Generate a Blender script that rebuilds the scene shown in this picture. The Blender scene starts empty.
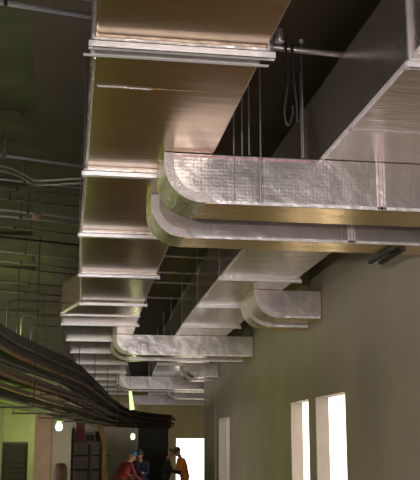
import bpy, bmesh, math, random
from mathutils import Vector, Matrix
random.seed(7)
SC = bpy.context.scene
COL = SC.collection
PI = math.pi

# ------------------------------------------------------------------ materials
def mat(name, col, rough=.6, metal=0., bump=0., scale=(8, 8, 8), var=0., detail=4, emit=None, estr=0., spec=.5, kind='noise'):
    m = bpy.data.materials.new(name); m.use_nodes = True
    nt = m.node_tree; N = nt.nodes; L = nt.links
    b = N['Principled BSDF']
    b.inputs['Base Color'].default_value = (*col, 1)
    b.inputs['Roughness'].default_value = rough
    b.inputs['Metallic'].default_value = metal
    b.inputs['Specular IOR Level'].default_value = spec
    if emit:
        b.inputs['Emission Color'].default_value = (*emit, 1)
        b.inputs['Emission Strength'].default_value = estr
    tc = N.new('ShaderNodeTexCoord'); mp = N.new('ShaderNodeMapping')
    mp.inputs['Scale'].default_value = scale
    L.new(tc.outputs['Object'], mp.inputs['Vector'])
    nz = N.new('ShaderNodeTexNoise'); nz.inputs['Scale'].default_value = 1; nz.inputs['Detail'].default_value = detail
    L.new(mp.outputs['Vector'], nz.inputs['Vector'])
    if var:
        mr = N.new('ShaderNodeMapRange'); mr.inputs['From Min'].default_value = .3; mr.inputs['From Max'].default_value = .7
        mr.inputs['To Min'].default_value = 1 - var; mr.inputs['To Max'].default_value = 1 + var
        L.new(nz.outputs['Fac'], mr.inputs['Value'])
        vm = N.new('ShaderNodeVectorMath'); vm.operation = 'SCALE'; vm.inputs[0].default_value = col
        L.new(mr.outputs['Result'], vm.inputs['Scale']); L.new(vm.outputs['Vector'], b.inputs['Base Color'])
    if bump:
        bp = N.new('ShaderNodeBump'); bp.inputs['Strength'].default_value = bump; bp.inputs['Distance'].default_value = .02
        h = nz.outputs['Fac']
        if kind in ('foil', 'crinkle'):
            vo = N.new('ShaderNodeTexVoronoi'); vo.feature = 'DISTANCE_TO_EDGE'
            vo.inputs['Scale'].default_value = 5 if kind == 'foil' else 22
            L.new(mp.outputs['Vector'], vo.inputs['Vector'])
            ad = N.new('ShaderNodeMath'); ad.operation = 'MULTIPLY_ADD'; ad.inputs[1].default_value = .35 if kind == 'foil' else 1.2
            L.new(vo.outputs['Distance'], ad.inputs[0]); L.new(nz.outputs['Fac'], ad.inputs[2]); h = ad.outputs[0]
        if kind == 'scrim':
            wv = N.new('ShaderNodeTexWave'); wv.bands_direction = 'X'; wv.inputs['Scale'].default_value = 11; wv.inputs['Distortion'].default_value = .2
            wz = N.new('ShaderNodeTexWave'); wz.bands_direction = 'Z'; wz.inputs['Scale'].default_value = 11; wz.inputs['Distortion'].default_value = .2
            L.new(tc.outputs['Object'], wv.inputs['Vector']); L.new(tc.outputs['Object'], wz.inputs['Vector'])
            a1 = N.new('ShaderNodeMath'); a1.operation = 'ADD'; L.new(wv.outputs['Fac'], a1.inputs[0]); L.new(wz.outputs['Fac'], a1.inputs[1])
            a2 = N.new('ShaderNodeMath'); a2.operation = 'MULTIPLY_ADD'; a2.inputs[1].default_value = .018
            L.new(a1.outputs[0], a2.inputs[0]); L.new(nz.outputs['Fac'], a2.inputs[2]); h = a2.outputs[0]
        L.new(h, bp.inputs['Height']); L.new(bp.outputs['Normal'], b.inputs['Normal'])
    return m

M = {}
M['foil_main'] = mat('duct_foil_facing', (.46, .34, .225), .20, .95, .10, (1.2, 9, 4), .10, 5)  # brown of the reflected floor is put into this foil's colour
M['foil_side'] = mat('duct_foil_second', (.76, .70, .66), .22, .92, .26, (1.5, 8, 4), .08, 5, kind='foil')
M['foil_branch'] = mat('branch_scrim_foil', (.68, .65, .66), .28, .9, .42, (5, 5, 5), .08, 5, kind='scrim')
M['crinkle'] = mat('crinkled_foil_tape', (.95, .91, .95), .3, .3, 1., (3, 3, 3), .1, 6, kind='crinkle')
M['foil_warm_reflect'] = mat('foil_warm_reflection', (.84, .64, .36), .26, .93, .3, (2.5, 5, 4), .12, 6, kind='foil')  # branch foil with warm reflected light put into its colour
M['wrap'] = mat('crinkled_wrap_foil', (.42, .38, .28), .22, .95, .8, (2.2, 2.2, 2.2), .25, 6, kind='crinkle')
M['tape'] = mat('foil_tape', (.85, .84, .88), .35, .7, .4, (14, 14, 14), .05)
M['redprint'] = mat('red_tape_print', (.50, .33, .38), .45, .6, .2, (30, 30, 30), .4)
M['galv'] = mat('galvanised_steel', (.88, .90, .98), .35, .5, .08, (20, 20, 20), .08)
M['rod'] = mat('threaded_rod_steel', (.55, .55, .60), .35, .95, .1, (1, 1, 60), .1)
M['pipe_grey'] = mat('grey_conduit_steel', (.48, .46, .44), .4, .7, .1, (6, 6, 6), .15)
M['pipe_dim'] = mat('dull_conduit', (.12, .115, .10), .5, .3, .1, (6, 6, 6), .15)
M['pipe_dark'] = mat('dark_pipe_lagging', (.035, .032, .028), .6, 0, .3, (6, 6, 6), .3)
M['pipe_orange'] = mat('rust_orange_primer', (.10, .04, .016), .6, 0, .2, (9, 9, 9), .3)
M['pipe_green'] = mat('olive_pipe_paint', (.07, .07, .035), .6, 0, .2, (9, 9, 9), .3)
M['black_duct'] = mat('black_lagged_duct', (.022, .018, .018), .65, 0, .3, (3, 3, 3), .3)
M['wallR'] = mat('right_wall_plaster', (.37, .335, .285), .85, 0, .12, (.7, .7, .9), .10, 6, spec=.2)
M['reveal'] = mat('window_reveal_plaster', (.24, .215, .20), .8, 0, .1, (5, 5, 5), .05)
M['endwall'] = mat('end_wall_plaster', (.36, .31, .15), .85, 0, .1, (3, 3, 3), .06)
M['leftwall'] = mat('left_wall_plaster', (.34, .34, .19), .85, 0, .1, (3, 3, 3), .1)
M['column'] = mat('column_brown_plaster', (.40, .26, .20), .8, 0, .1, (3, 3, 3), .15)
M['pale'] = mat('pale_wall_plaster', (.50, .44, .36), .8, 0, .1, (3, 3, 3), .08)
M['partition'] = mat('black_partition_board', (.03, .03, .022), .8, 0, .1, (3, 3, 3), .2)
M['ceiling'] = mat('ceiling_concrete', (.085, .09, .035), .85, 0, .5, (1.5, 1.5, 3), .35, 8)  # green cast of the lamp light is put into the concrete colour
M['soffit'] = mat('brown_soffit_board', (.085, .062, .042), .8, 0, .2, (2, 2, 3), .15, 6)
M['floor'] = mat('brown_concrete_floor', (.22, .15, .09), .6, 0, .2, (1.2, 1.2, 1), .25, 8)
M['doordark'] = mat('dark_door_paint', (.03, .026, .025), .85, 0, .1, (5, 5, 5), .1)
M['black'] = mat('black_rubber', (.015, .015, .015), .5, 0, .1, (9, 9, 9), .1)
M['scaff'] = mat('scaffold_tube', (.06, .045, .032), .5, .4, .1, (9, 9, 9), .2)
M['redcrate'] = mat('dark_red_crate', (.16, .02, .02), .6, 0, .1, (9, 9, 9), .2)
M['yellow'] = mat('ochre_sheeting', (.22, .14, .03), .6, 0, .5, (5, 5, 2), .3)
M['brownroll'] = mat('brown_roll', (.10, .05, .03), .7, 0, .4, (5, 5, 5), .3)
M['lampglass'] = mat('lit_lamp_glass', (1, 1, .9), .4, emit=(.95, 1., .60), estr=1.9)
M['lampgreen'] = mat('lit_tube_glass', (.9, 1, .6), .4, emit=(.70, .95, .38), estr=1.3)
M['lampcap'] = mat('green_lamp_shade', (.20, .32, .12), .4, .2, .1, (9, 9, 9), .1)
M['skin'] = mat('skin', (.45, .24, .15), .6, 0, .05, (30, 30, 30), .08)
M['redjacket'] = mat('red_jacket_cloth', (.20, .02, .015), .8, 0, .3, (12, 12, 12), .15)
M['navy'] = mat('navy_cloth', (.018, .022, .06), .85, 0, .3, (12, 12, 12), .15)
M['blackcloth'] = mat('black_cloth', (.02, .02, .02), .85, 0, .3, (12, 12, 12), .15)
M['orangecloth'] = mat('orange_cloth', (.75, .25, .03), .75, 0, .3, (12, 12, 12), .15)
M['bluehat'] = mat('blue_hard_hat', (.03, .14, .26), .35, 0, .05, (9, 9, 9), .05)
M['darkhat'] = mat('dark_hard_hat', (.05, .05, .07), .4, 0, .05, (9, 9, 9), .05)
M['olivehat'] = mat('olive_cap', (.12, .12, .06), .7, 0, .05, (9, 9, 9), .05)
M['paper'] = mat('white_paper', (.85, .85, .85), .7, 0, .05, (9, 9, 9), .03)
M['boot'] = mat('boot_leather', (.05, .035, .025), .6, 0, .2, (9, 9, 9), .2)
M['eye'] = mat('eye', (.04, .03, .03), .2)

# ------------------------------------------------------------------ helpers
class MB:
    def __init__(s): s.v = []; s.f = []
    def add(s, v, f):
        n = len(s.v); s.v += [Vector(p) for p in v]; s.f += [tuple(i + n for i in q) for q in f]; return s
    def box(s, x0, x1, y0, y1, z0, z1):
        return s.hexa([(x0, y0), (x1, y0), (x1, y1), (x0, y1)], z0, z1)
    def hexa(s, q, z0, z1):
        n = len(q)
        v = [(x, y, z0) for x, y in q] + [(x, y, z1) for x, y in q]
        f = [tuple(reversed(range(n))), tuple(range(n, 2 * n))] + [(i, (i + 1) % n, n + (i + 1) % n, n + i) for i in range(n)]
        return s.add(v, f)
    def loft(s, rings, cap=True):
        n = len(rings[0]); v = [p for r in rings for p in r]; f = []
        for k in range(len(rings) - 1):
            for i in range(n):
                f.append((k * n + i, k * n + (i + 1) % n, (k + 1) * n + (i + 1) % n, (k + 1) * n + i))
        if cap:
            f.append(tuple(reversed(range(n)))); f.append(tuple((len(rings) - 1) * n + i for i in range(n)))
        return s.add(v, f)
    def tube(s, pts, r, seg=8, radii=None):
        pts = [Vector(p) for p in pts]; rings = []
        for i, p in enumerate(pts):
            d = (pts[min(i + 1, len(pts) - 1)] - pts[max(i - 1, 0)]).normalized()
            up = Vector((0, 0, 1)) if abs(d.z) < .9 else Vector((0, 1, 0))
            a = d.cross(up).normalized(); b = a.cross(d).normalized()
            rr = radii[i] if radii else r
            rings.append([p + a * math.cos(t) * rr + b * math.sin(t) * rr for t in [2 * PI * k / seg for k in range(seg)]])
        return s.loft(rings)
    def ell(s, c, r, seg=12, rg=8, rot=None):
        c = Vector(c); rings = []
        for j in range(1, rg):
            ph = PI * j / rg
            ring = []
            for k in range(seg):
                t = 2 * PI * k / seg
                q = Vector((r[0] * math.sin(ph) * math.cos(t), r[1] * math.sin(ph) * math.sin(t), -r[2] * math.cos(ph)))
                if rot: q = rot @ q
                ring.append(c + q)
            rings.append(ring)
        return s.loft(rings)
    def ring_lathe(s, c, prof, seg=16):
        c = Vector(c)
        return s.loft([[c + Vector((r * math.cos(2 * PI * k / seg), r * math.sin(2 * PI * k / seg), z)) for k in range(seg)] for r, z in prof])

def build(name, mb, m, parent=None, bevel=0., smooth=False, origin=None):
    me = bpy.data.meshes.new(name)
    if parent is not None:
        org = Vector(parent['_o'])
    else:
        xs = [v.x for v in mb.v]; ys = [v.y for v in mb.v]; zs = [v.z for v in mb.v]
        org = Vector(origin) if origin else Vector(((min(xs) + max(xs)) / 2, (min(ys) + max(ys)) / 2, min(zs)))
    me.from_pydata([v - org for v in mb.v], [], mb.f); me.update()
    bm = bmesh.new(); bm.from_mesh(me); bmesh.ops.recalc_face_normals(bm, faces=bm.faces); bm.to_mesh(me); bm.free()
    me.materials.append(m)
    if smooth:
        me.polygons.foreach_set('use_smooth', [True] * len(me.polygons))
    o = bpy.data.objects.new(name, me); COL.objects.link(o)
    if parent is not None:
        o.parent = parent; o['_o'] = tuple(org)
    else:
        o.location = org; o['_o'] = tuple(org)
    if bevel:
        bv = o.modifiers.new('b', 'BEVEL'); bv.width = bevel; bv.segments = 2; bv.limit_method = 'ANGLE'; bv.angle_limit = .6
    return o
def thing(name, loc, label, cat, group=None):
    o = bpy.data.objects.new(name, None); COL.objects.link(o); o.location = loc; o['_o'] = tuple(loc)
    o.empty_display_size = .1
    return tag(o, label, cat, group)
def tag(o, label, cat, group=None):
    o['label'] = label; o['category'] = cat
    if group: o['group'] = group
    return o
def struct(name, mb, m, parent=None, bevel=0.):
    o = build(name, mb, m, parent, bevel)
    if parent is None: o['kind'] = 'structure'
    return o
ORD = ['nearest', 'second', 'third', 'fourth', 'fifth', 'sixth', 'seventh', 'eighth', 'ninth', 'tenth', 'eleventh', 'twelfth', 'thirteenth', 'fourteenth', 'fifteenth', 'sixteenth']
def c(Y): return Y * Y / 820 if Y > 0 else 0.

# ------------------------------------------------------------------ setting
WO = 3.6                                   # right wall offset from the curve
WT = .2
CZ = 5.3
wins = [(12.2, 13.85), (14.3, 15.62), (23.2, 25.6)]
ys = [-8, -4, 0, 3, 6, 9]
for a, b in wins: ys += [a, b]
ys += [10.6, 17.5, 19.5, 21.5, 27.5, 29.5]
ys = sorted(ys)
wr = MB()
for a, b in zip(ys, ys[1:]):
    q = [(WO + c(a), a), (WO + c(a) + WT, a), (WO + c(b) + WT, b), (WO + c(b), b)]
    if (a, b) in wins:
        wr.hexa(q, 0, .4); wr.hexa(q, 2.7, CZ)
    else:
        wr.hexa(q, 0, CZ)
wr.hexa([(4.66 + .2, 29.5), (5.5, 29.5), (5.5, 29.7), (4.66, 29.7), (4.66, 29.5)], 0, CZ)
wr.hexa([(5.3, 29.7), (5.5, 29.7), (7.55, 46.2), (7.35, 46.2)], 0, CZ)
struct('wall_right', wr, M['wallR'])
# pilaster just past the third window
pl = MB().hexa([(WO + c(26.2) - .05, 26.2), (WO + c(26.2), 26.2), (WO + c(29.5), 29.5), (WO + c(29.5) - .05, 29.5)], 0, CZ)
struct('trim_1', pl, M['wallR'])
for k, (a, b) in enumerate(wins):
    e = .012
    fr = MB()
    xa, xb = WO + c(a), WO + c(b)
    fr.hexa([(xa + .004, a), (xa + WT, a), (xa + WT, a + e), (xa + .004, a + e)], .4, 2.7)
    fr.hexa([(xb + .004, b - e), (xb + WT, b - e), (xb + WT, b), (xb + .004, b)], .4, 2.7)
    fr.hexa([(xa + .004, a), (xa + WT, a), (xb + WT, b), (xb + .004, b)], 2.7 - e, 2.7)
    w = struct('window_%d' % (k + 1), fr, M['reveal'])
    build('window_sill', MB().hexa([(xa - .03, a), (xa + WT, a), (xb + WT, b), (xb - .03, b)], .4, .4 + .03), M['reveal'], w)

struct('floor', MB().box(-9, 9, -8.2, 47, -.2, 0), M['floor'])
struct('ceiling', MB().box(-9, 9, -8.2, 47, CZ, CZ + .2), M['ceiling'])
# brown flat soffit band following the corridor; its left edge is the line left of the main duct
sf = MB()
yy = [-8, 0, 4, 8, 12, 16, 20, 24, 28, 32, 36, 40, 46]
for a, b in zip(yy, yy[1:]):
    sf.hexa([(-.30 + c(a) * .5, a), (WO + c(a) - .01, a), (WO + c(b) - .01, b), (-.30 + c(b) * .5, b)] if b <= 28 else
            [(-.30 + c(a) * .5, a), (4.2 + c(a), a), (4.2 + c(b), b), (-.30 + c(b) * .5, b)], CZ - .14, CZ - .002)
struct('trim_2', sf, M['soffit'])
# shallow cross ribs of the ceiling on the left
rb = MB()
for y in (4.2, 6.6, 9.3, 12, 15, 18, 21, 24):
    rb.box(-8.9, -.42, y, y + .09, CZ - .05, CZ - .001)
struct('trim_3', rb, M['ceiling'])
# unseen wall behind the camera; tall opening added for the back fill light
wb = MB()
wb.box(-9, -.4, -8.2, -8, 0, CZ); wb.box(3.4, 3.8, -8.2, -8, 0, CZ); wb.box(-.4, 3.4, -8.2, -8, 0, .9); wb.box(-.4, 3.4, -8.2, -8, 4.6, CZ)
struct('wall_back', wb, M['wallR'])
# end wall with its doorway
we = MB()
we.box(3.4, 5.81, 46, 46.2, 0, CZ); we.box(7.3, 7.35, 46, 46.2, 0, CZ); we.box(5.81, 7.3, 46, 46.2, 2.34, CZ)
we.box(-9, 3.4, 46, 46.2, 0, CZ)
struct('wall_end', we, M['endwall'])
d = MB().box(5.79, 5.84, 45.96, 46.2, 0, 2.36).box(7.27, 7.32, 45.96, 46.2, 0, 2.36).box(5.79, 7.32, 45.96, 46.2, 2.31, 2.36)
struct('door_1', d, M['endwall'])
# left side
wl = MB()
wl.hexa([(-8.9, -8), (-8.7, -8), (-8.7, 12), (-8.9, 12)], 0, CZ)
wl.hexa([(-8.9, 12), (-2.0, 14), (-2.0, 14.2), (-8.9, 12.2)], 0, 3.3)
wl.hexa([(-2.0, 14), (-.98, 19.9), (-1.1, 19.95), (-2.15, 14.1)], 0, 3.3)
wl.hexa([(-.48, 20.25), (-.36, 20.3), (-.38, 20.45), (-.5, 20.4)], 0, 3.3)
wl.hexa([(-.98, 19.9), (-.48, 20.25), (-.5, 20.4), (-1.1, 19.95)], 2.06, 3.3)
struct('wall_left', wl, M['leftwall'])
d2 = struct('door_2', MB().hexa([(-.975, 19.93), (-.485, 20.27), (-.50, 20.31), (-.99, 19.97)], 0, 2.05), M['doordark'])
fr = MB()
fr.hexa([(-.985, 19.88), (-.955, 19.90), (-.965, 19.94), (-1.0, 19.91)], 0, 2.06)
fr.hexa([(-.51, 20.21), (-.48, 20.23), (-.49, 20.27), (-.52, 20.24)], 0, 2.06)
fr.hexa([(-.985, 19.88), (-.48, 20.23), (-.49, 20.27), (-1.0, 19.91)], 2.02, 2.06)
build('door_frame', fr, M['black'], d2)
sl = MB()
for k in range(16):
    z = .3 + k * .105
    sl.hexa([(-.93, 19.93), (-.54, 20.19), (-.55, 20.22), (-.94, 19.96)], z, z + .05)
build('louvre_panel', sl, M['doordark'], d2)
build('door_handle', MB().tube([(-.535, 20.17, 1.28), (-.56, 20.15, 1.28), (-.60, 20.12, 1.28)], .014), M['galv'], d2)
struct('trim_4', MB().box(-.56, 0.0, 22, 22.6, 0, 3.3), M['column'], bevel=.03)
struct('trim_5', MB().box(0.0, .46, 24, 24.3, 0, 2.54), M['pale'])
struct('wall_recess', MB().box(.46, 3.2, 37, 37.2, 0, 3.6).hexa([(.3, 24.3), (.46, 24.3), (.56, 37), (.4, 37)], 0, 2.54), M['pale'])
struct('trim_6', MB().box(3.22, 4.35, 36.6, 36.85, 0, 3.05), M['partition'], bevel=.01)

# ------------------------------------------------------------------ main ducts
ST = [-2.3, .1, 2.5, 4.93, 7.50, 9.84, 12.29, 14.86, 17.5, 20.2, 22.9, 26.1, 29.3, 32.4, 35.5, 38.6, 41.7, 45.5]
def section(L0, R0, L1, R1, y0, y1, z0, z1):
    a = [(L0, y0, z0), (R0, y0, z0), (R0, y0, z1), (L0, y0, z1)]
    b = [(L1, y1, z0), (R1, y1, z0), (R1, y1, z1), (L1, y1, z1)]
    return MB().loft([a, b])
def flange(L, R, y, z0, z1, e=.022, w=.03):
    mb = MB()
    mb.box(L - e, R + e, y - w / 2, y + w / 2, z0 - e, z0 + .0)
    if y < 5:
        mb.box(L - e, R + e, y - w / 2, y + w / 2, z1, z1 + e)
        mb.box(L - e, L, y - w / 2, y + w / 2, z0, z1); mb.box(R, R + e, y - w / 2, y + w / 2, z0, z1)
    return mb
Z0 = 4.2
# left main duct
D1 = thing('main_duct', (.6, 7, Z0), 'wide foil-wrapped main duct, the left of the two running down the corridor', 'duct')
def l1(y): return c(y) + ((.13 if y < 9 else .11) if y < 15 else (-.25 if y > 16.4 else .11 - .36 * (y - 15) / 1.4))
def r1(y): return c(y) + 1.10
S1 = sorted(ST + [15.0, 16.5])
S1.remove(14.86)
g = .004
for a, b in zip(S1, S1[1:]):
    build('duct_section', section(l1(a), r1(a), l1(b), r1(b), a + g, b - g, Z0, 4.73), M['foil_main'], D1, bevel=.012)
    ym = (a + b) / 2
    if 5 < ym < 6.5:
        ym = 5.66; build('seam_tape', MB().box(l1(ym) + .01, r1(ym) - .01, ym - .008, ym + .008, Z0 - .003, Z0 - .0005), M['foil_main'], D1)
for y in S1[1:-1]:
    if y > 2: build('flange_joint', flange(l1(y), r1(y), y, Z0, 4.73, .016, .025), M['tape'], D1)
for a, b in zip(S1, S1[1:]):
    if a > 4:
        ya, yb = a + .03, b - .03
        rr = [[(l1(y) - .016, y, Z0 + .03), (l1(y) - .004, y, Z0 - .015), (l1(y) + .014, y, Z0 - .012), (l1(y) + .014, y, Z0), (l1(y) - .002, y, Z0), (l1(y) - .002, y, Z0 + .03)] for y in (ya, yb)]
        build('corner_tape', MB().loft(rr), M['wrap'], D1)
# torn crinkled tape run across the belly near the camera
build('torn_tape', MB().add([(.20, 5.63, 4.194), (.36, 5.625, 4.194), (.55, 5.645, 4.194), (.53, 5.665, 4.194), (.36, 5.655, 4.194), (.21, 5.66, 4.194),
                             (.20, 5.63, 4.1965), (.36, 5.625, 4.1965), (.55, 5.645, 4.1965), (.53, 5.665, 4.1965), (.36, 5.655, 4.1965), (.21, 5.66, 4.1965)],
                            [(0, 1, 2, 3, 4, 5), (11, 10, 9, 8, 7, 6)] + [(i, (i + 1) % 6, 6 + (i + 1) % 6, 6 + i) for i in range(6)]), M['crinkle'], D1)
# right main duct
D2 = thing('main_duct', (2.5, 7, Z0), 'foil-wrapped main duct on the right, between the left duct and the plaster wall', 'duct')
def l2(y): return c(y) + 1.96
def r2(y): return c(y) + 3.02
for a, b in zip(ST, ST[1:]):
    build('duct_section', section(l2(a), r2(a), l2(b), r2(b), a + g, b - g, Z0, 4.81), M['foil_side'], D2, bevel=.012)
    ym = (a + b) / 2
    if 2 < ym < 8:
        build('seam_tape', MB().box(l2(ym) + .01, r2(ym) - .01, ym - .018, ym + .018, Z0 - .003, Z0 - .0005), M['tape'], D2)
for y in ST[1:-1]:
    if y > 2: build('flange_joint', flange(l2(y), r2(y), y, Z0, 4.81, .02, .03), M['tape'], D2)

for a, b in zip(ST, ST[1:]):
    if a > 0:
        ya, yb = a + .03, b - .03
        rr = [[(l2(y) - .003, y, Z0 + .02), (l2(y) - .003, y, Z0 - .003), (l2(y) + .02, y, Z0 - .003), (l2(y) + .02, y, Z0 - .0005), (l2(y) - .0005, y, Z0 - .0005), (l2(y) - .0005, y, Z0 + .02)] for y in (ya, yb)]
        build('corner_tape', MB().loft(rr), M['crinkle'], D2)

# ------------------------------------------------------------------ branch ducts
def branch(xl, y0, depth, zb, label, near=True, rad=.3, group=None, tapeat=()):
    xr = WO + c(y0) - .012
    if y0 > 29.7: xr = 5.3 + (y0 - 29.7) * .124 - .02
    zt = Z0 - .004
    t = thing('branch_duct', ((xl + xr) / 2, y0 + depth / 2, zb), label, 'duct', group)
    n = 10
    prof = [(xl, zt)] + [(xl + rad - rad * math.cos(PI / 2 * k / n), zb + rad - rad * math.sin(PI / 2 * k / n)) for k in range(n + 1)]
    # elbow with the turned end, then straight run
    xe = xl + rad + .25
    pe = prof + [(xe, zb), (xe, zt)]
    build('elbow', MB().loft([[(x, y0, z) for x, z in pe], [(x, y0 + depth, z) for x, z in pe]]), M['foil_branch'], t, bevel=.003)
    xs = [xe + .001]
    while xs[-1] + 1.6 < xr: xs.append(xs[-1] + 1.2)
    xs.append(xr)
    for a, b in zip(xs, xs[1:]):
        build('duct_run', MB().box(a, b - .001, y0, y0 + depth, zb, zt), M['foil_branch'], t, bevel=.003)
    build('belly_reflection', MB().box(xl + rad + .02, xr - .001, y0 + .012, y0 + depth - .004, zb - .004, zb - .0005), M['foil_warm_reflect'], t)  # thin added panel, its golden colour stands in for warm reflections underneath
    # crinkled tape around the outer curve of the elbow, on its near face
    w = .075
    inner = [(xl + w, zt)] + [(xl + rad - (rad - w) * math.cos(PI / 2 * k / n), zb + rad - (rad - w) * math.sin(PI / 2 * k / n)) for k in range(n + 1)]
    o_ = prof + [(xl + rad + .2, zb)]; i_ = inner + [(xl + rad + .06, zb + .01)]
    for yy_ in (y0 - .006, ):
        v = [(x, yy_, z) for x, z in o_] + [(x, yy_, z) for x, z in i_] + [(x, yy_ + .005, z) for x, z in o_] + [(x, yy_ + .005, z) for x, z in i_]
        N_ = len(o_); f = []
        for k in range(N_ - 1):
            f += [(k, k + 1, N_ + k + 1, N_ + k), (2 * N_ + k, 3 * N_ + k, 3 * N_ + k + 1, 2 * N_ + k + 1),
                  (k, 2 * N_ + k, 2 * N_ + k + 1, k + 1), (N_ + k, N_ + k + 1, 3 * N_ + k + 1, 3 * N_ + k)]
        f += [(0, N_, 3 * N_, 2 * N_), (N_ - 1, 3 * N_ - 1, 4 * N_ - 1, 2 * N_ - 1)][:1]
        build('elbow_tape', MB().add(v, f), M['crinkle'], t)
    # crinkled foil wrap on the outside of the bend
    A = [(xl - .003, zt)] + [(xl + rad - (rad + .003) * math.cos(PI / 2 * k / n), zb + rad - (rad + .003) * math.sin(PI / 2 * k / n)) for k in range(n + 1)]
    rg_ = [[(x, y0 + .005, z), (x, y0 + depth, z), (xx, y0 + depth, zz_), (xx, y0 + .005, zz_)] for (x, z), (xx, zz_) in zip(A, prof)]
    build('elbow_wrap', MB().loft(rg_), M['wrap'], t)
    # bright edge tape along the lower near corner
    build('edge_tape', MB().box(xl + rad + .1, xr - .02, y0 - .004, y0 + .0, zb, zb + .022).box(xl + rad + .1, xr - .02, y0 - .004, y0 + .02, zb - .004, zb), M['tape'], t)
    if near:
        build('top_tape', MB().box(xl + .02, xl + 1.15, y0 - .004, y0 - .0005, zt - .03, zt - .012), M['redprint'], t)['label'] = 'red printed tape along the top edge'
    for x in tapeat:
        tp = build('joint_tape', MB().box(x - .035, x + .035, y0 - .004, y0 - .0005, zb, zt), M['tape'], t)
        build('red_print_line', MB().box(x - .022, x - .012, y0 - .006, y0 - .004, zb, zt).box(x + .012, x + .022, y0 - .006, y0 - .004, zb, zt), M['redprint'], tp)
    return t
branch(.775, 6.95, .52, 3.81, 'large foil branch duct nearest the camera, crossing right under both main ducts', tapeat=(2.5,))
branch(.80, 8.20, .42, 3.81, 'thin-looking foil branch duct directly behind the nearest branch', near=False, tapeat=(2.65,))
branch(2.80, 13.3, .55, 3.80, 'short foil elbow duct from right main duct into the wall, nearer of its pair', near=False, rad=.36)
branch(2.85, 14.1, .42, 3.765, 'short foil elbow duct half hidden behind its nearer twin at the wall', near=False, rad=.36)
branch(1.15, 19.3, .50, 3.79, 'bright foil branch duct crossing above the far windows, nearer of its pair', near=False)
branch(1.20, 20.6, .42, 3.79, 'foil branch duct showing as a thin strip below the bright mid-corridor branch', near=False)
branch(3.50, 25.5, .50, 3.79, 'small far foil elbow duct from right main duct near the third window', near=False, rad=.33)
branch(3.55, 26.9, .42, 3.79, 'small far foil elbow duct just behind the similar one by the third window', near=False, rad=.33)
branch(2.05, 31.3, .50, 3.79, 'far foil branch duct with its elbow above the green tube lamp', near=False)
branch(2.12, 32.6, .42, 3.79, 'far foil branch duct just behind the one over the green tube lamp', near=False)
branch(4.42, 37.7, .50, 3.79, 'tiny far foil elbow duct before the end doorway wall', near=False, rad=.33)
branch(3.45, 43.5, .50, 3.79, 'farthest foil branch duct, in front of the end wall', near=False)

# ------------------------------------------------------------------ trapeze hangers under main ducts
HS = [y for y in ST if y > 4 and y < 42]
def hanger(L, R, y, label, group, h=.042, ztop=CZ - .142, double=False):
    t = thing('trapeze_hanger', ((L + R) / 2, y, Z0 - .022 - h), label, 'hanger', group)
    zb = Z0 - .022 - h
    L += .015
    s = MB().box(L - .05, R + .045, y - .020, y + .020, zb, zb + .004).box(L - .05, R + .045, y - .020, y - .016, zb, zb + h).box(L - .05, R + .045, y + .016, y + .020, zb, zb + h) \
        .box(L - .05, R + .045, y - .020, y - .008, zb + h - .003, zb + h).box(L - .05, R + .045, y + .008, y + .020, zb + h - .003, zb + h)
    build('strut', s, M['galv'], t)
    for x in (L - .035, R + .03):
        r_ = build('rod', MB().tube([(x, y, zb - .006), (x, y, ztop)], .006), M['rod'], t)
        build('nut', MB().tube([(x, y, zb - .005), (x, y, zb - .0005)], .010, 6), M['galv'], r_)
    return t
for k, y in enumerate(HS):
    hanger(l1(y), r1(y), y, 'galvanised trapeze hanger under the left main duct, %s one from the camera' % ORD[k], 'trapeze hangers of left duct')
    hanger(l2(y), r2(y), y, 'galvanised trapeze hanger under the right main duct, %s one from the camera' % ORD[k], 'trapeze hangers of right duct')
# doubled bar seen just behind the nearest hanger
tag(build('steel_angle', MB().box(.1, 1.17, 5.06, 5.09, 4.155, 4.16).box(.14, 1.12, 5.087, 5.091, 4.155, 4.1995), M['galv'], bevel=.001),
    'thin steel angle just behind the nearest hanger of the left duct', 'bracket')

# drop rods in the gap between the ducts
for k, (x, zb) in enumerate([(1.30, 4.18), (1.365, 4.18), (1.42, 4.18), (1.51, 3.80), (1.85, 4.18)]):
    lab = ['leftmost thin drop rod in the dark gap between main ducts', 'second thin drop rod from the left in the duct gap',
           'third thin drop rod from the left in the duct gap', 'long drop rod passing down in front of the nearest branch duct',
           'thin drop rod in front of the right duct side'][k]
    t = thing('drop_rod', (x, 6.86, zb), lab, 'rod', 'drop rods in the duct gap')
    build('rod', MB().tube([(x, 6.86, zb), (x, 6.86, CZ - .142)], .006), M['rod'], t)
    build('anchor', MB().tube([(x, 6.86, CZ - .17), (x, 6.86, CZ - .142)], .018), M['galv'], t)
tag(build('cross_pipe', MB().tube([(1.0, 6.28, 4.834), (2.4, 6.40, 4.834)], .022, 12), M['pipe_grey'], smooth=True), 'steel pipe bridging the dark gap between the main ducts', 'pipe')
tag(build('cross_pipe', MB().tube([(1.0, 5.30, 4.832), (2.8, 5.45, 4.832)], .02, 12), M['pipe_grey'], smooth=True), 'steel pipe at top edge above the right main duct', 'pipe')
jb = thing('junction_box', (1.53, 6.26, 4.83), 'small round junction box beside the pipe in the gap between main ducts', 'junction box')
build('box_body', MB().ring_lathe((1.53, 6.285, 4.87), [(.028, 0), (.032, .01), (.032, .09), (.02, .1)]), M['pipe_grey'], jb, smooth=True)
build('box_cover', MB().ring_lathe((1.53, 6.285, 4.855), [(.018, 0), (.036, .006), (.036, .02)]), M['galv'], jb, smooth=True)
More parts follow.
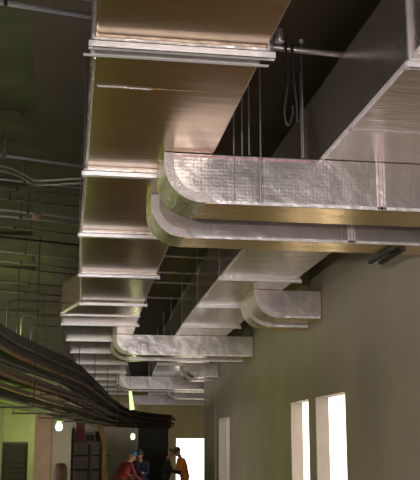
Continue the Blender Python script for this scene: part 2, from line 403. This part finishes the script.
def cable(pts, r, label):
    P = [Vector((p[0] * .951, p[1] * .951, 2 + (p[2] - 2) * .951)) for p in pts]; out = []
    for i in range(len(P) - 1):
        p0 = P[max(i - 1, 0)]; p1 = P[i]; p2 = P[i + 1]; p3 = P[min(i + 2, len(P) - 1)]
        for j in range(6):
            t = j / 6
            out.append(.5 * ((2 * p1) + (p2 - p0) * t + (2 * p0 - 5 * p1 + 4 * p2 - p3) * t * t + (-p0 + 3 * p1 - 3 * p2 + p3) * t ** 3))
    out.append(P[-1])
    return tag(build('hanging_cable', MB().tube(out, r, 8), M['black'], smooth=True), label, 'cable')
cable([(1.66, 6.6, 5.0), (1.67, 6.6, 4.7), (1.64, 6.6, 4.45), (1.665, 6.6, 4.34), (1.70, 6.6, 4.42), (1.705, 6.6, 4.5)], .010, 'left of two black cables looped down in the gap between the ducts')
cable([(1.71, 6.6, 5.0), (1.715, 6.6, 4.75), (1.735, 6.6, 4.5), (1.735, 6.6, 4.38)], .010, 'right of two black cables hanging in the gap between the ducts')
# dark strap channels below the second branch, by the wall
for k, x in enumerate((3.03, 3.14)):
    tag(build('strut_channel', MB().hexa([(x, 8.25), (x + .045, 8.25), (x + .065, 8.95), (x + .02, 8.95)], 3.765, 3.80), M['black_duct'], bevel=.003),
        ['left', 'right'][k] + ' one of two short dark channels under the second branch duct', 'channel')
# conduits crossing the far dark gap
for k, (y, z) in enumerate([(14.2, 4.831), (15.6, 4.831), (16.6, 4.831), (18.4, 4.831)]):
    tag(build('gap_conduit', MB().tube([(c(y) + 1.0, y, z), (c(y) + 2.1, y + .05, z)], .018), M['pipe_grey'], smooth=True),
        'thin conduit crossing the far dark gap between ducts, %s from the camera' % ORD[k], 'conduit', 'conduits in the far gap')

# ------------------------------------------------------------------ left ceiling pipes (run across, slightly oblique)
def lp(px0, y0, x1, y1, z, r, m, label, k):
    sl_ = (y1 - y0) / (x1 - px0)
    xa = -7.5; ya = y0 + (xa - px0) * sl_
    xb = .75; yb = y0 + (xb - px0) * sl_
    t = thing('overhead_pipe', (xa, ya, z), label, 'pipe', 'crosswise pipes on the left ceiling')
    build('pipe_run', MB().tube([(xa, ya, z), (xb, yb, z)], r, 12), M[m], t, smooth=True)
    for xc in (-.42 - .1 * (k % 3), -2.4):
        yc = y0 + (xc - px0) * sl_
        cl = build('clip', MB().box(xc - .012, xc + .012, yc - r - .008, yc + r + .008, z - r - .004, z + r + .006), M['scaff'], t)
        build('clip_rod', MB().tube([(xc, yc, z + r), (xc, yc, CZ - (.142 if xc > -.29 else .002))], .004), M['scaff'], cl)
LP = [(-.46, 6.24, .16, 6.36, .022, 'galv'), (-.15, 6.02, .16, 6.10, .014, 'galv'),
      (-.65, 9.87, .2, 10.14, .016, 'galv'), (-.69, 10.82, .22, 11.06, .014, 'galv'),
      (-.72, 11.22, .2, 11.45, .012, 'pipe_grey'), (-.74, 11.7, .21, 12.01, .016, 'pipe_grey'), (-.77, 12.3, .23, 12.60, .018, 'galv'),
      (-.79, 12.64, .24, 12.95, .018, 'galv'), (-.82, 13.28, .26, 13.69, .014, 'pipe_grey'), (-.85, 14.0, .26, 14.4, .016, 'pipe_dark'),
      (-.92, 15.07, .27, 15.55, .018, 'galv'), (-.96, 15.92, .29, 16.46, .018, 'galv'), (-.99, 16.48, .34, 17.06, .014, 'pipe_grey'),
      (-1.0, 18.0, .0, 18.4, .02, 'pipe_grey'), (-1.0, 19.2, .0, 19.6, .02, 'pipe_grey')]
for k, (a, b, c_, d_, r, m) in enumerate(LP):
    lp(a, b, c_, d_, 5.0, r, m, 'crosswise ceiling pipe left of the main duct, %s from the camera' % ORD[k], k)
# two wavy flexible conduits
for k, dy in enumerate((0, .2)):
    pts = [(-7.4, 9.6 + dy, 5.02), (-2, 9.9 + dy, 5.0), (-.9, 10.2 + dy, 5.0), (-.62, 10.30 + dy, 5.0), (-.45, 10.42 + dy, 4.98), (-.3, 10.6 + dy, 4.95), (-.1, 10.62 + dy, 4.96), (.2, 10.58 + dy, 4.98), (.6, 10.62 + dy, 5.0)]
    P = [Vector(p) for p in pts]; out = []
    for i in range(len(P) - 1):
        p0 = P[max(i - 1, 0)]; p1 = P[i]; p2 = P[i + 1]; p3 = P[min(i + 2, len(P) - 1)]
        for j in range(6):
            t = j / 6
            out.append(.5 * ((2 * p1) + (p2 - p0) * t + (2 * p0 - 5 * p1 + 4 * p2 - p3) * t * t + (-p0 + 3 * p1 - 3 * p2 + p3) * t ** 3))
    tag(build('flexible_conduit', MB().tube(out, .015, 8), M['pipe_grey'], smooth=True), ['nearer', 'farther'][k] + ' of two wavy flexible conduits on the left ceiling', 'conduit')
sp = thing('round_fitting', (-.30, 12.2, 4.9), 'small round fitting hanging among the left ceiling pipes', 'ceiling fitting')
build('body', MB().ring_lathe((-.30, 12.2, 4.86), [(.03, 0), (.055, .02), (.055, .06), (.03, .09)]), M['column'], sp, smooth=True)
build('stem', MB().tube([(-.30, 12.2, 4.94), (-.30, 12.2, CZ - .145)], .008), M['pipe_grey'], sp)
bx_ = [(-.60, 9.75, 4.93), (-.33, 11.15, 4.9), (-.40, 15.35, 4.9)]
for k, (x, y, z) in enumerate(bx_):
    t = thing('pipe_bracket', (x, y, z), 'small steel bracket box on the left ceiling pipes, %s from the camera' % ORD[k], 'bracket')
    build('plate', MB().box(x - .03, x + .03, y - .02, y + .02, z, z + .10), M['pipe_dim'], t, bevel=.004)
    build('rod', MB().tube([(x, y, z + .1), (x, y, CZ - .145)], .006), M['rod'], t)

# ------------------------------------------------------------------ service rack sweeping along the left
RP = [(4, -2.6), (8, -1.76), (11.2, -1.24), (14.7, -.80), (18.4, -.32), (22.4, .28), (26.4, .92), (30.4, 1.60), (33, 2.2), (34.6, 2.85), (35.6, 3.7), (35.95, 4.15)]
def RX(Y):
    for (a, xa), (b, xb) in zip(RP, RP[1:]):
        if Y <= b or b == RP[-1][0]: return xa + (xb - xa) * (Y - a) / (b - a)
RY = [5 + k * 1.0 for k in range(28)] + [32.6, 33.2, 33.9, 34.5, 35.0, 35.4, 35.7, 35.95]
TP = [(4, 3.6), (14, 3.62), (20, 3.82), (23, 3.86), (27, 3.66), (30, 3.45), (33, 3.25), (36, 3.1)]
def topz(Y):
    for (a, za), (b, zb) in zip(TP, TP[1:]):
        if Y <= b: return za + (zb - za) * (Y - a) / (b - a)
    return TP[-1][1]
def zz(f, Y): return 2.64 + f * (topz(Y) - 2.64)
def rackpipe(name, dx, z, r, m, label, cat='pipe', y0=5, y1=36):
    pts = [(RX(Y) + dx, Y, zz(z, Y)) for Y in RY if y0 <= Y <= y1]
    return tag(build(name, MB().tube(pts, r, 10), M[m], smooth=True), label, cat)
rings = []
for Y in RY:
    x = RX(Y); z = topz(Y); zl = zz(.70, Y)
    rings.append([(x - .35, Y, zl), (x + .26, Y, zl), (x + .26, Y, z), (x - .35, Y, z)])
tag(build('lagged_duct', MB().loft(rings), M['black_duct'], bevel=.02), 'big black lagged duct sweeping along the top of the left service rack', 'duct')
rackpipe('service_pipe', .36, .62, .04, 'pipe_orange', 'rust-orange pipe, the upper one on the left service rack')
rackpipe('service_pipe', .33, .30, .035, 'pipe_orange', 'rust-orange pipe, the lower one on the left service rack')
rackpipe('service_pipe', .20, .0, .035, 'pipe_green', 'olive green pipe lowest on the left service rack')
rackpipe('service_pipe', .08, .02, .045, 'pipe_green', 'olive green pipe beside the lowest one on the left rack')
rackpipe('service_pipe', -.14, .02, .05, 'pipe_dark', 'dark pipe at the wall side of the bottom of the left rack')
rackpipe('service_pipe', .10, .58, .05, 'pipe_dark', 'dark lagged pipe right below the black duct on the left rack')
rackpipe('service_pipe', .34, .80, .025, 'pipe_dark', 'thin dark pipe at the corridor side below the black duct')
rackpipe('service_pipe', .33, .12, .02, 'pipe_orange', 'thin brown conduit between the orange and green pipes on the left rack')
def tray(fz, w, label):
    t = thing('cable_tray', (RX(18), 18, zz(fz, 18)), label, 'cable tray')
    for s in (-1, 1):
        rr = [[(RX(Y) + s * w - .008, Y, zz(fz, Y)), (RX(Y) + s * w + .008, Y, zz(fz, Y)), (RX(Y) + s * w + .008, Y, zz(fz, Y) + .07), (RX(Y) + s * w - .008, Y, zz(fz, Y) + .07)] for Y in RY]
        build('rail', MB().loft(rr), M['scaff'], t)
    Y = 6.3
    while Y < 34.8:
        z = zz(fz, Y)
        build('rung', MB().box(RX(Y) - w, RX(Y) + w, Y - .015, Y + .015, z + .01, z + .03), M['scaff'], t); Y += .6
    for dx, r in ((-.07, .022), (.02, .02), (.10, .025)):
        build('cable', MB().tube([(RX(Y) + dx, Y, zz(fz, Y) + .03 + r) for Y in RY], r), M['black'], t, smooth=True)
tray(.38, .24, 'upper dark cable tray between the orange pipes on the left rack')
tray(.14, .22, 'lower dark cable tray just above the green pipes on the left rack')
for k, Y in enumerate((15.3, 18.3, 21.3, 24.3, 27.3, 30.3)):
    x = RX(Y)
    t = thing('rack_support', (x, Y, 2.56), 'steel trapeze support of the left service rack, %s from the camera' % ORD[k], 'support', 'supports of the left rack')
    for z in (2.59, zz(.14, Y), zz(.38, Y)):
        build('cross_bar', MB().box(x - .42, x + .44, Y - .02, Y + .02, z - .03, z), M['scaff'], t)
    for s in (-.40, .42):
        zt = CZ if x + s < -.3 + c(Y) * .5 else CZ - .142
        if l1(Y) < x + s < r1(Y): zt = Z0
        build('rod', MB().tube([(x + s, Y, 2.56), (x + s, Y, zt - .002)], .009), M['scaff'], t)
# conduits that come across and turn down on to the rack
for k, (x, y, z) in enumerate([(-.85, 17.0, 4.50), (-.66, 18.6, 4.47), (-.50, 20.0, 4.42)]):
    pts = [(.02, y + .1, z)] + [(x + .12, y, z)] + [(x + .12 - .12 * math.sin(a), y, z - .12 + .12 * math.cos(a)) for a in (PI / 8, PI / 4, 3 * PI / 8, PI / 2)] + [(x, y, topz(y) + .01)]
    tag(build('bent_conduit', MB().tube(pts, .020, 10), M['pipe_dim'], smooth=True), 'grey conduit turning down at the left edge, %s of three' % ORD[k], 'conduit')

# ------------------------------------------------------------------ lamps
def bulb(x, y, z, label, zt):
    t = thing('work_lamp', (x, y, z - .1), label, 'lamp')
    build('bulb', MB().ring_lathe((x, y, z), [(.02, -.10), (.055, -.08), (.075, -.03), (.07, .02), (.035, .08), (.03, .09)]), M['lampglass'], t, smooth=True)
    build('shade', MB().ring_lathe((x, y, z), [(.032, .085), (.09, .09), (.10, .105), (.04, .13), (.03, .16)]), M['lampcap'], t, smooth=True)
    build('cord', MB().tube([(x, y, z + .16), (x, y, zt)], .008), M['black'], t)
bulb(.13, 20.0, 2.38, 'glowing work lamp hanging in front of the pale left wall', 2.62)
bulb(2.46, 30.0, 2.26, 'glowing work lamp hanging above the person in red', 2.9)
t = thing('tube_lamp', (2.42, 30.2, 3.05), 'green-white glowing tube lamp hanging upright under the far ducts', 'lamp')
build('tube', MB().tube([(2.44, 30.2, 3.08), (2.37, 30.2, 3.66)], .05, 12, radii=[.075, .045]), M['lampgreen'], t, smooth=True)
build('end_cap', MB().tube([(2.37, 30.2, 3.66), (2.365, 30.2, 3.72)], .05, 12), M['lampcap'], t, smooth=True)
build('cord', MB().tube([(2.365, 30.2, 3.72), (2.36, 30.2, 4.15)], .006), M['black'], t)

# ------------------------------------------------------------------ scaffold, sheeting, roll
t = thing('scaffold', (1.0, 28.4, 0), 'low steel scaffold tower behind the hanging lamps on the left', 'scaffold')
for x in (.60, 1.41):
    for y in (28, 28.9):
        build('post', MB().tube([(x, y, 0), (x, y, 2.5 if x < 1 else 2.3)], .024), M['scaff'], t)
build('post', MB().tube([(1.08, 28.0, 0), (1.08, 28, 2.02)], .06), M['scaff'], t)
for z in (1.70, 1.30, .7):
    for y in (28, 28.9):
        build('ledger', MB().tube([(.56, y, z), (1.62, y, z)], .018), M['scaff'], t)
build('deck', MB().box(.55, 1.45, 28.0, 28.9, 2.06, 2.11), M['scaff'], t)
tag(build('crate', MB().box(.68, .92, 28.2, 28.6, 2.112, 2.62).box(.665, .935, 28.18, 28.62, 2.60, 2.64).box(.665, .935, 28.18, 28.62, 2.3, 2.33), M['redcrate'], bevel=.01), 'tall dark red crate on the scaffold deck', 'crate')
t = thing('toolbox', (1.07, 28.4, 2.112), 'low dark toolbox on the scaffold deck beside the red crate', 'toolbox')
build('body', MB().box(.95, 1.2, 28.25, 28.5, 2.112, 2.30), M['black_duct'], t, bevel=.01)
build('handle', MB().tube([(1.0, 28.37, 2.30), (1.0, 28.37, 2.35), (1.15, 28.37, 2.35), (1.15, 28.37, 2.30)], .012), M['black'], t)
t = thing('bucket', (1.31, 28.3, 2.112), 'small dark bucket at the right end of the scaffold deck', 'bucket')
build('pail', MB().ring_lathe((1.31, 28.3, 2.113), [(.065, 0), (.09, .25), (.095, .27)]), M['black_duct'], t, smooth=True)
build('handle', MB().tube([(1.31 - .09 * math.cos(a), 28.3, 2.38 + .08 * math.sin(a)) for a in [PI * k / 8 for k in range(9)]], .006), M['scaff'], t)
# hanging ochre sheet: twisted band
rings = []
for k in range(19):
    s = k / 18; z = 2.55 - 1.95 * s
    x = 1.30 + .30 * s + .05 * math.sin(s * 7); w = .075 + .02 * math.sin(s * 11); y = 27.0 + .05 * math.sin(9 * s)
    ring = []
    for j in range(12):
        a = 2 * PI * j / 12
        ring.append((x + w * math.cos(a), y + .035 * math.sin(a) + .02 * math.sin(3 * a), z))
    rings.append(ring)
tag(build('hanging_sheet', MB().loft(rings), M['yellow'], smooth=True), 'twisted ochre sheet hanging in front of the scaffold', 'sheet')
t = thing('sheeting_roll', (.22, 23.3, 0), 'dark brown roll standing against the pale wall below the lamp', 'roll')
build('roll', MB().ring_lathe((.22, 23.3, 0), [(.15, 0), (.17, .05), (.17, 1.35), (.15, 1.5), (.09, 1.58)]), M['brownroll'], t, smooth=True)
build('tie', MB().ring_lathe((.22, 23.3, 1.0), [(.176, 0), (.18, .02), (.176, .05)]), M['black'], t, smooth=True)

# ------------------------------------------------------------------ people
def capsule(mb, a, b, ra, rb):
    a = Vector(a); b = Vector(b); n = 5
    mb.tube([a + (b - a) * k / n for k in range(n + 1)], ra, 12, [ra + (rb - ra) * k / n for k in range(n + 1)])
    mb.ell(a, (ra, ra, ra), 12, 8); mb.ell(b, (rb, rb, rb), 12, 8)
def person(x, y, face, label, top, legs, hat, hat_kind='helmet', lean=.0, arms=((.25, .5), (.25, .5)), h=1.75, headdown=.2):
    """face: heading angle (0 = looking +Y, -pi/2 = looking +X); lean: torso pitch forward; arms: (shoulder swing forward, elbow bend)."""
    root = thing('person', (x, y, 0), label, 'person')
    s = h / 1.75
    Rz = Matrix.Rotation(face, 3, 'Z')
    def W(p): return Rz @ (Vector(p) * s) + Vector((x, y, 0))
    hip = Vector((0, -.12 * math.sin(lean) * 2, .92))
    Rl = Matrix.Rotation(-lean, 3, 'X')
    def T(p): return hip + Rl @ (Vector(p) - Vector((0, 0, .92)))
    body = MB(); reg = []
    def cap(a, b, ra, rb, mt):
        capsule(body, W(a), W(b), ra * s, rb * s); reg.append((W(a), W(b), (ra + rb) / 2 * s, mt))
    # legs
    for sx in (-1, 1):
        hp = hip + Vector((sx * .09, 0, 0)); kn = Vector((sx * .11, .05 + hip.y * .5, .50)); an = Vector((sx * .12, -.02, .09))
        cap(hp, kn, .095, .062, 1); cap(kn, an, .060, .045, 1)
        cap(an + Vector((0, 0, -.035)), an + Vector((sx * .02, .17, -.05)), .045, .035, 3)
    # torso
    cap(T((-.07, 0, .95)), T((.07, 0, .95)), .115, .115, 1)
    cap(T((0, 0, 1.0)), T((0, 0, 1.18)), .135, .135, 0)
    cap(T((-.08, 0, 1.2)), T((-.09, 0, 1.36)), .12, .10, 0); cap(T((.08, 0, 1.2)), T((.09, 0, 1.36)), .12, .10, 0)
    cap(T((-.16, 0, 1.42)), T((.16, 0, 1.42)), .062, .062, 0)
    # neck and head
    cap(T((0, 0, 1.44)), T((0, .02, 1.54)), .055, .052, 2)
    hc = T((0, .04, 1.545)); Rh = Matrix.Rotation(-lean * .5 - headdown, 3, 'X')
    def H(p): return hc + Rh @ Vector(p)
    rot = Rz @ Rh
    body.ell(W(H((0, .01, .12))), (.073 * s, .092 * s, .105 * s), 14, 10, rot)
    body.ell(W(H((0, .03, .055))), (.055 * s, .065 * s, .06 * s), 12, 8, rot)
    body.ell(W(H((0, .105, .10))), (.013 * s, .022 * s, .024 * s), 8, 6, rot)
    for sx in (-1, 1): body.ell(W(H((sx * .076, .0, .105))), (.012 * s, .02 * s, .032 * s), 8, 6, rot)
    reg.append((W(H((0, .02, .04))), W(H((0, .01, .16))), .09 * s, 2))
    # arms with hands
    for sx, (sw, el) in zip((-1, 1), arms):
        sh = T((sx * .185, 0, 1.41))
        d1 = Vector((sx * .12, math.sin(sw), -math.cos(sw))).normalized(); eb = sh + d1 * .29
        d2 = Vector((-sx * .12, math.sin(sw + el), -math.cos(sw + el))).normalized(); wr_ = eb + d2 * .25
        cap(sh, eb, .055, .043, 0); cap(eb, wr_, .042, .030, 0)
        pm = wr_ + d2 * .085; cap(wr_ + d2 * .015, pm, .028, .030, 2)
        side = Vector((sx, 0, 0)); nrm = d2.cross(side).normalized()
        for f, (off, ln) in enumerate([(-.028, .062), (-.010, .075), (.010, .070), (.027, .052)]):
            b0 = pm + side * off; m1 = b0 + (d2 * .85 + nrm * .35 * -sx).normalized() * ln * .6; e1 = m1 + (d2 * .5 + nrm * .8 * -sx).normalized() * ln * .45
            cap(b0, m1, .0095, .009, 2); cap(m1, e1, .009, .0075, 2)
        tb = wr_ + d2 * .035 - side * .025; t1 = tb + (d2 * .6 - side * .8).normalized() * .04; t2 = t1 + d2 * .032
        cap(tb, t1, .012, .011, 2); cap(t1, t2, .011, .009, 2)
        if sx == 1: hand = W(pm + d2 * .03)
    o = build('body', body, top, root)
    rm = o.modifiers.new('r', 'REMESH'); rm.mode = 'VOXEL'; rm.voxel_size = .0125
    sm = o.modifiers.new('s', 'SMOOTH'); sm.iterations = 3; sm.factor = .5
    dg = bpy.context.evaluated_depsgraph_get()
    me = bpy.data.meshes.new_from_object(o.evaluated_get(dg))
    o.modifiers.clear(); old = o.data; o.data = me; bpy.data.meshes.remove(old)
    me.materials.clear()
    for m_ in (top, legs, M['skin'], M['boot']): me.materials.append(m_)
    org = Vector(root['_o'])
    for p in me.polygons:
        q = p.center + org; best = 1e9; bi = 0
        for a, b, r, mt in reg:
            ab = b - a; t_ = max(0, min(1, (q - a).dot(ab) / max(ab.dot(ab), 1e-9)))
            dd = (q - (a + ab * t_)).length - r
            if dd < best: best = dd; bi = mt
        p.material_index = bi; p.use_smooth = True
    eyes = MB()
    for sx in (-1, 1): eyes.ell(W(H((sx * .03, .094, .125))), (.011 * s, .008 * s, .008 * s), 8, 6, rot)
    build('eyes', eyes, M['eye'], root, smooth=True)
    # hat
    hm = MB(); seg = 18; rings = []
    prof = [(1.0, 0.0), (1.0, .03), (.93, .065), (.75, .095), (.45, .115), (.12, .122)] if hat_kind == 'helmet' else [(1.0, 0), (1.0, .03), (.92, .06), (.7, .08), (.3, .09), (.1, .092)]
    for k_, z_ in prof:
        rings.append([W(H((.088 * k_ * math.cos(a), .005 + .108 * k_ * math.sin(a), .145 + z_))) for a in [2 * PI * j / seg for j in range(seg)]])
    hm.loft(rings)
    br = [[W(H((.10 * r_ * math.cos(a), .01 + (.14 if math.sin(a) > 0 else .115) * r_ * math.sin(a), .143 + z_))) for a in [2 * PI * j / seg for j in range(seg)]] for r_, z_ in ((.6, .0), (1.02, -.006), (1.02, .002), (.6, .01))]
    hm.loft(br)
    build('hard_hat' if hat_kind == 'helmet' else 'cap', hm, hat, root, smooth=True)
    return root, hand
person(1.86, 25.8, -PI / 2 + .5, 'person in red jacket and blue hard hat stooping beneath the far lamp', M['redjacket'], M['navy'], M['bluehat'], lean=.5, arms=((.5, .5), (.4, .7)), h=1.92)
_, hd = person(2.45, 26.9, PI - .35, 'person in dark navy clothes holding a white sheet, beside the one in red', M['navy'], M['navy'], M['darkhat'], 'cap', lean=.22, arms=((.6, 1.0), (.5, 1.0)), h=1.88)
tag(build('paper_sheet', MB().box(hd.x - .05, hd.x + .13, hd.y - .06, hd.y + .06, hd.z + .0, hd.z + .004), M['paper']), 'small white sheet of paper held by the navy-clad person', 'paper')
person(3.48, 29.7, -PI / 2 - .15, 'person in black jacket and olive cap in front of the bright doorway', M['blackcloth'], M['blackcloth'], M['olivehat'], 'cap', lean=.12, arms=((.4, .8), (.5, .9)), h=1.88)
person(4.10, 30.5, PI / 2 + .25, 'person in orange jacket and dark hard hat against the bright doorway', M['orangecloth'], M['orangecloth'], M['darkhat'], lean=.25, arms=((.3, 1.1), (.2, .9)), h=1.92)

# ------------------------------------------------------------------ light
def light(name, kind, loc, power, col, size=.1, rot=None, sy=None, spread=None):
    d_ = bpy.data.lights.new(name, kind); d_.energy = power; d_.color = col
    if kind == 'AREA':
        d_.size = size
        if sy: d_.shape = 'RECTANGLE'; d_.size_y = sy
        if spread: d_.spread = spread
    else: d_.shadow_soft_size = size
    o = bpy.data.objects.new(name, d_); COL.objects.link(o); o.location = loc
    if rot: o.rotation_euler = rot
    return o
W_ = bpy.data.worlds.new('world'); SC.world = W_; W_.use_nodes = True
bg = W_.node_tree.nodes['Background']; bg.inputs[0].default_value = (1, .95, .86, 1); bg.inputs[1].default_value = 2.5
# added fill at the unseen opening behind the camera; daylight through the windows
light('back_fill', 'AREA', (1.5, -7.9, 2.75), 440, (1, .95, .97), 3.7, (PI / 2, 0, 0), 3.6)
for (a, b) in wins:
    ym = (a + b) / 2
    light('daylight_window', 'AREA', (WO + c(ym) + WT + .06, ym, 1.55), 26 if a < 20 else 8, (1, .84, .60), 2.2, (0, PI / 2, 0), b - a - .05)
# yellow-green work lamps standing on the left side of the site
for p, e in (((-2.6, 5.6, 2.6), 100), ((-.2, 17.3, 1.5), 60), ((-.95, 18.4, 4.02), 24)):
    light('green_work_light', 'POINT', p, e, (.62, .85, .12), .25)
light('pipe_fill', 'POINT', (-1.3, 6.0, 2.2), 110, (.95, .97, 1), .2)  # added cool fill, brightens the left ceiling pipes
light('warm_fill', 'POINT', (2.6, 20.5, .7), 5, (1, .70, .32), .6)  # added low fill, warms floor and wall for the duct undersides
light('lamp_glow', 'POINT', (.13, 19.8, 2.2), 10, (.9, 1, .5), .09)
light('lamp_glow', 'POINT', (2.46, 29.75, 2.2), 5, (.9, 1, .5), .09)

# added warm fill behind and left of the camera, aimed down the right wall
fl = light('wall_fill', 'SPOT', (-2.0, -2.5, 1.9), 2600, (1, .80, .66), .15)
fl.data.spot_size = math.radians(38); fl.data.spot_blend = .8
fl.rotation_euler = (Vector((4.1, 11.5, 2.5)) - Vector((-2.0, -2.5, 1.9))).to_track_quat('-Z', 'Y').to_euler()

# ------------------------------------------------------------------ camera
f = 950.; tilt = math.atan(205 / f); yaw = math.atan(158 / math.hypot(f, 205))
cd = bpy.data.cameras.new('camera'); cam = bpy.data.objects.new('camera', cd); COL.objects.link(cam)
cd.sensor_fit = 'HORIZONTAL'; cd.sensor_width = 36; cd.lens = f / 420 * 36; cd.clip_end = 300
cam.location = (0, 0, 2.0); cam.rotation_euler = (PI / 2 + tilt, 0, -yaw)
SC.camera = cam
for o in SC.objects:
    if '_o' in o: del o['_o']
vs = SC.view_settings
vs.view_transform = 'Standard'; vs.look = 'None'; vs.gamma = 1; vs.use_curve_mapping = False; vs.exposure = 0.0
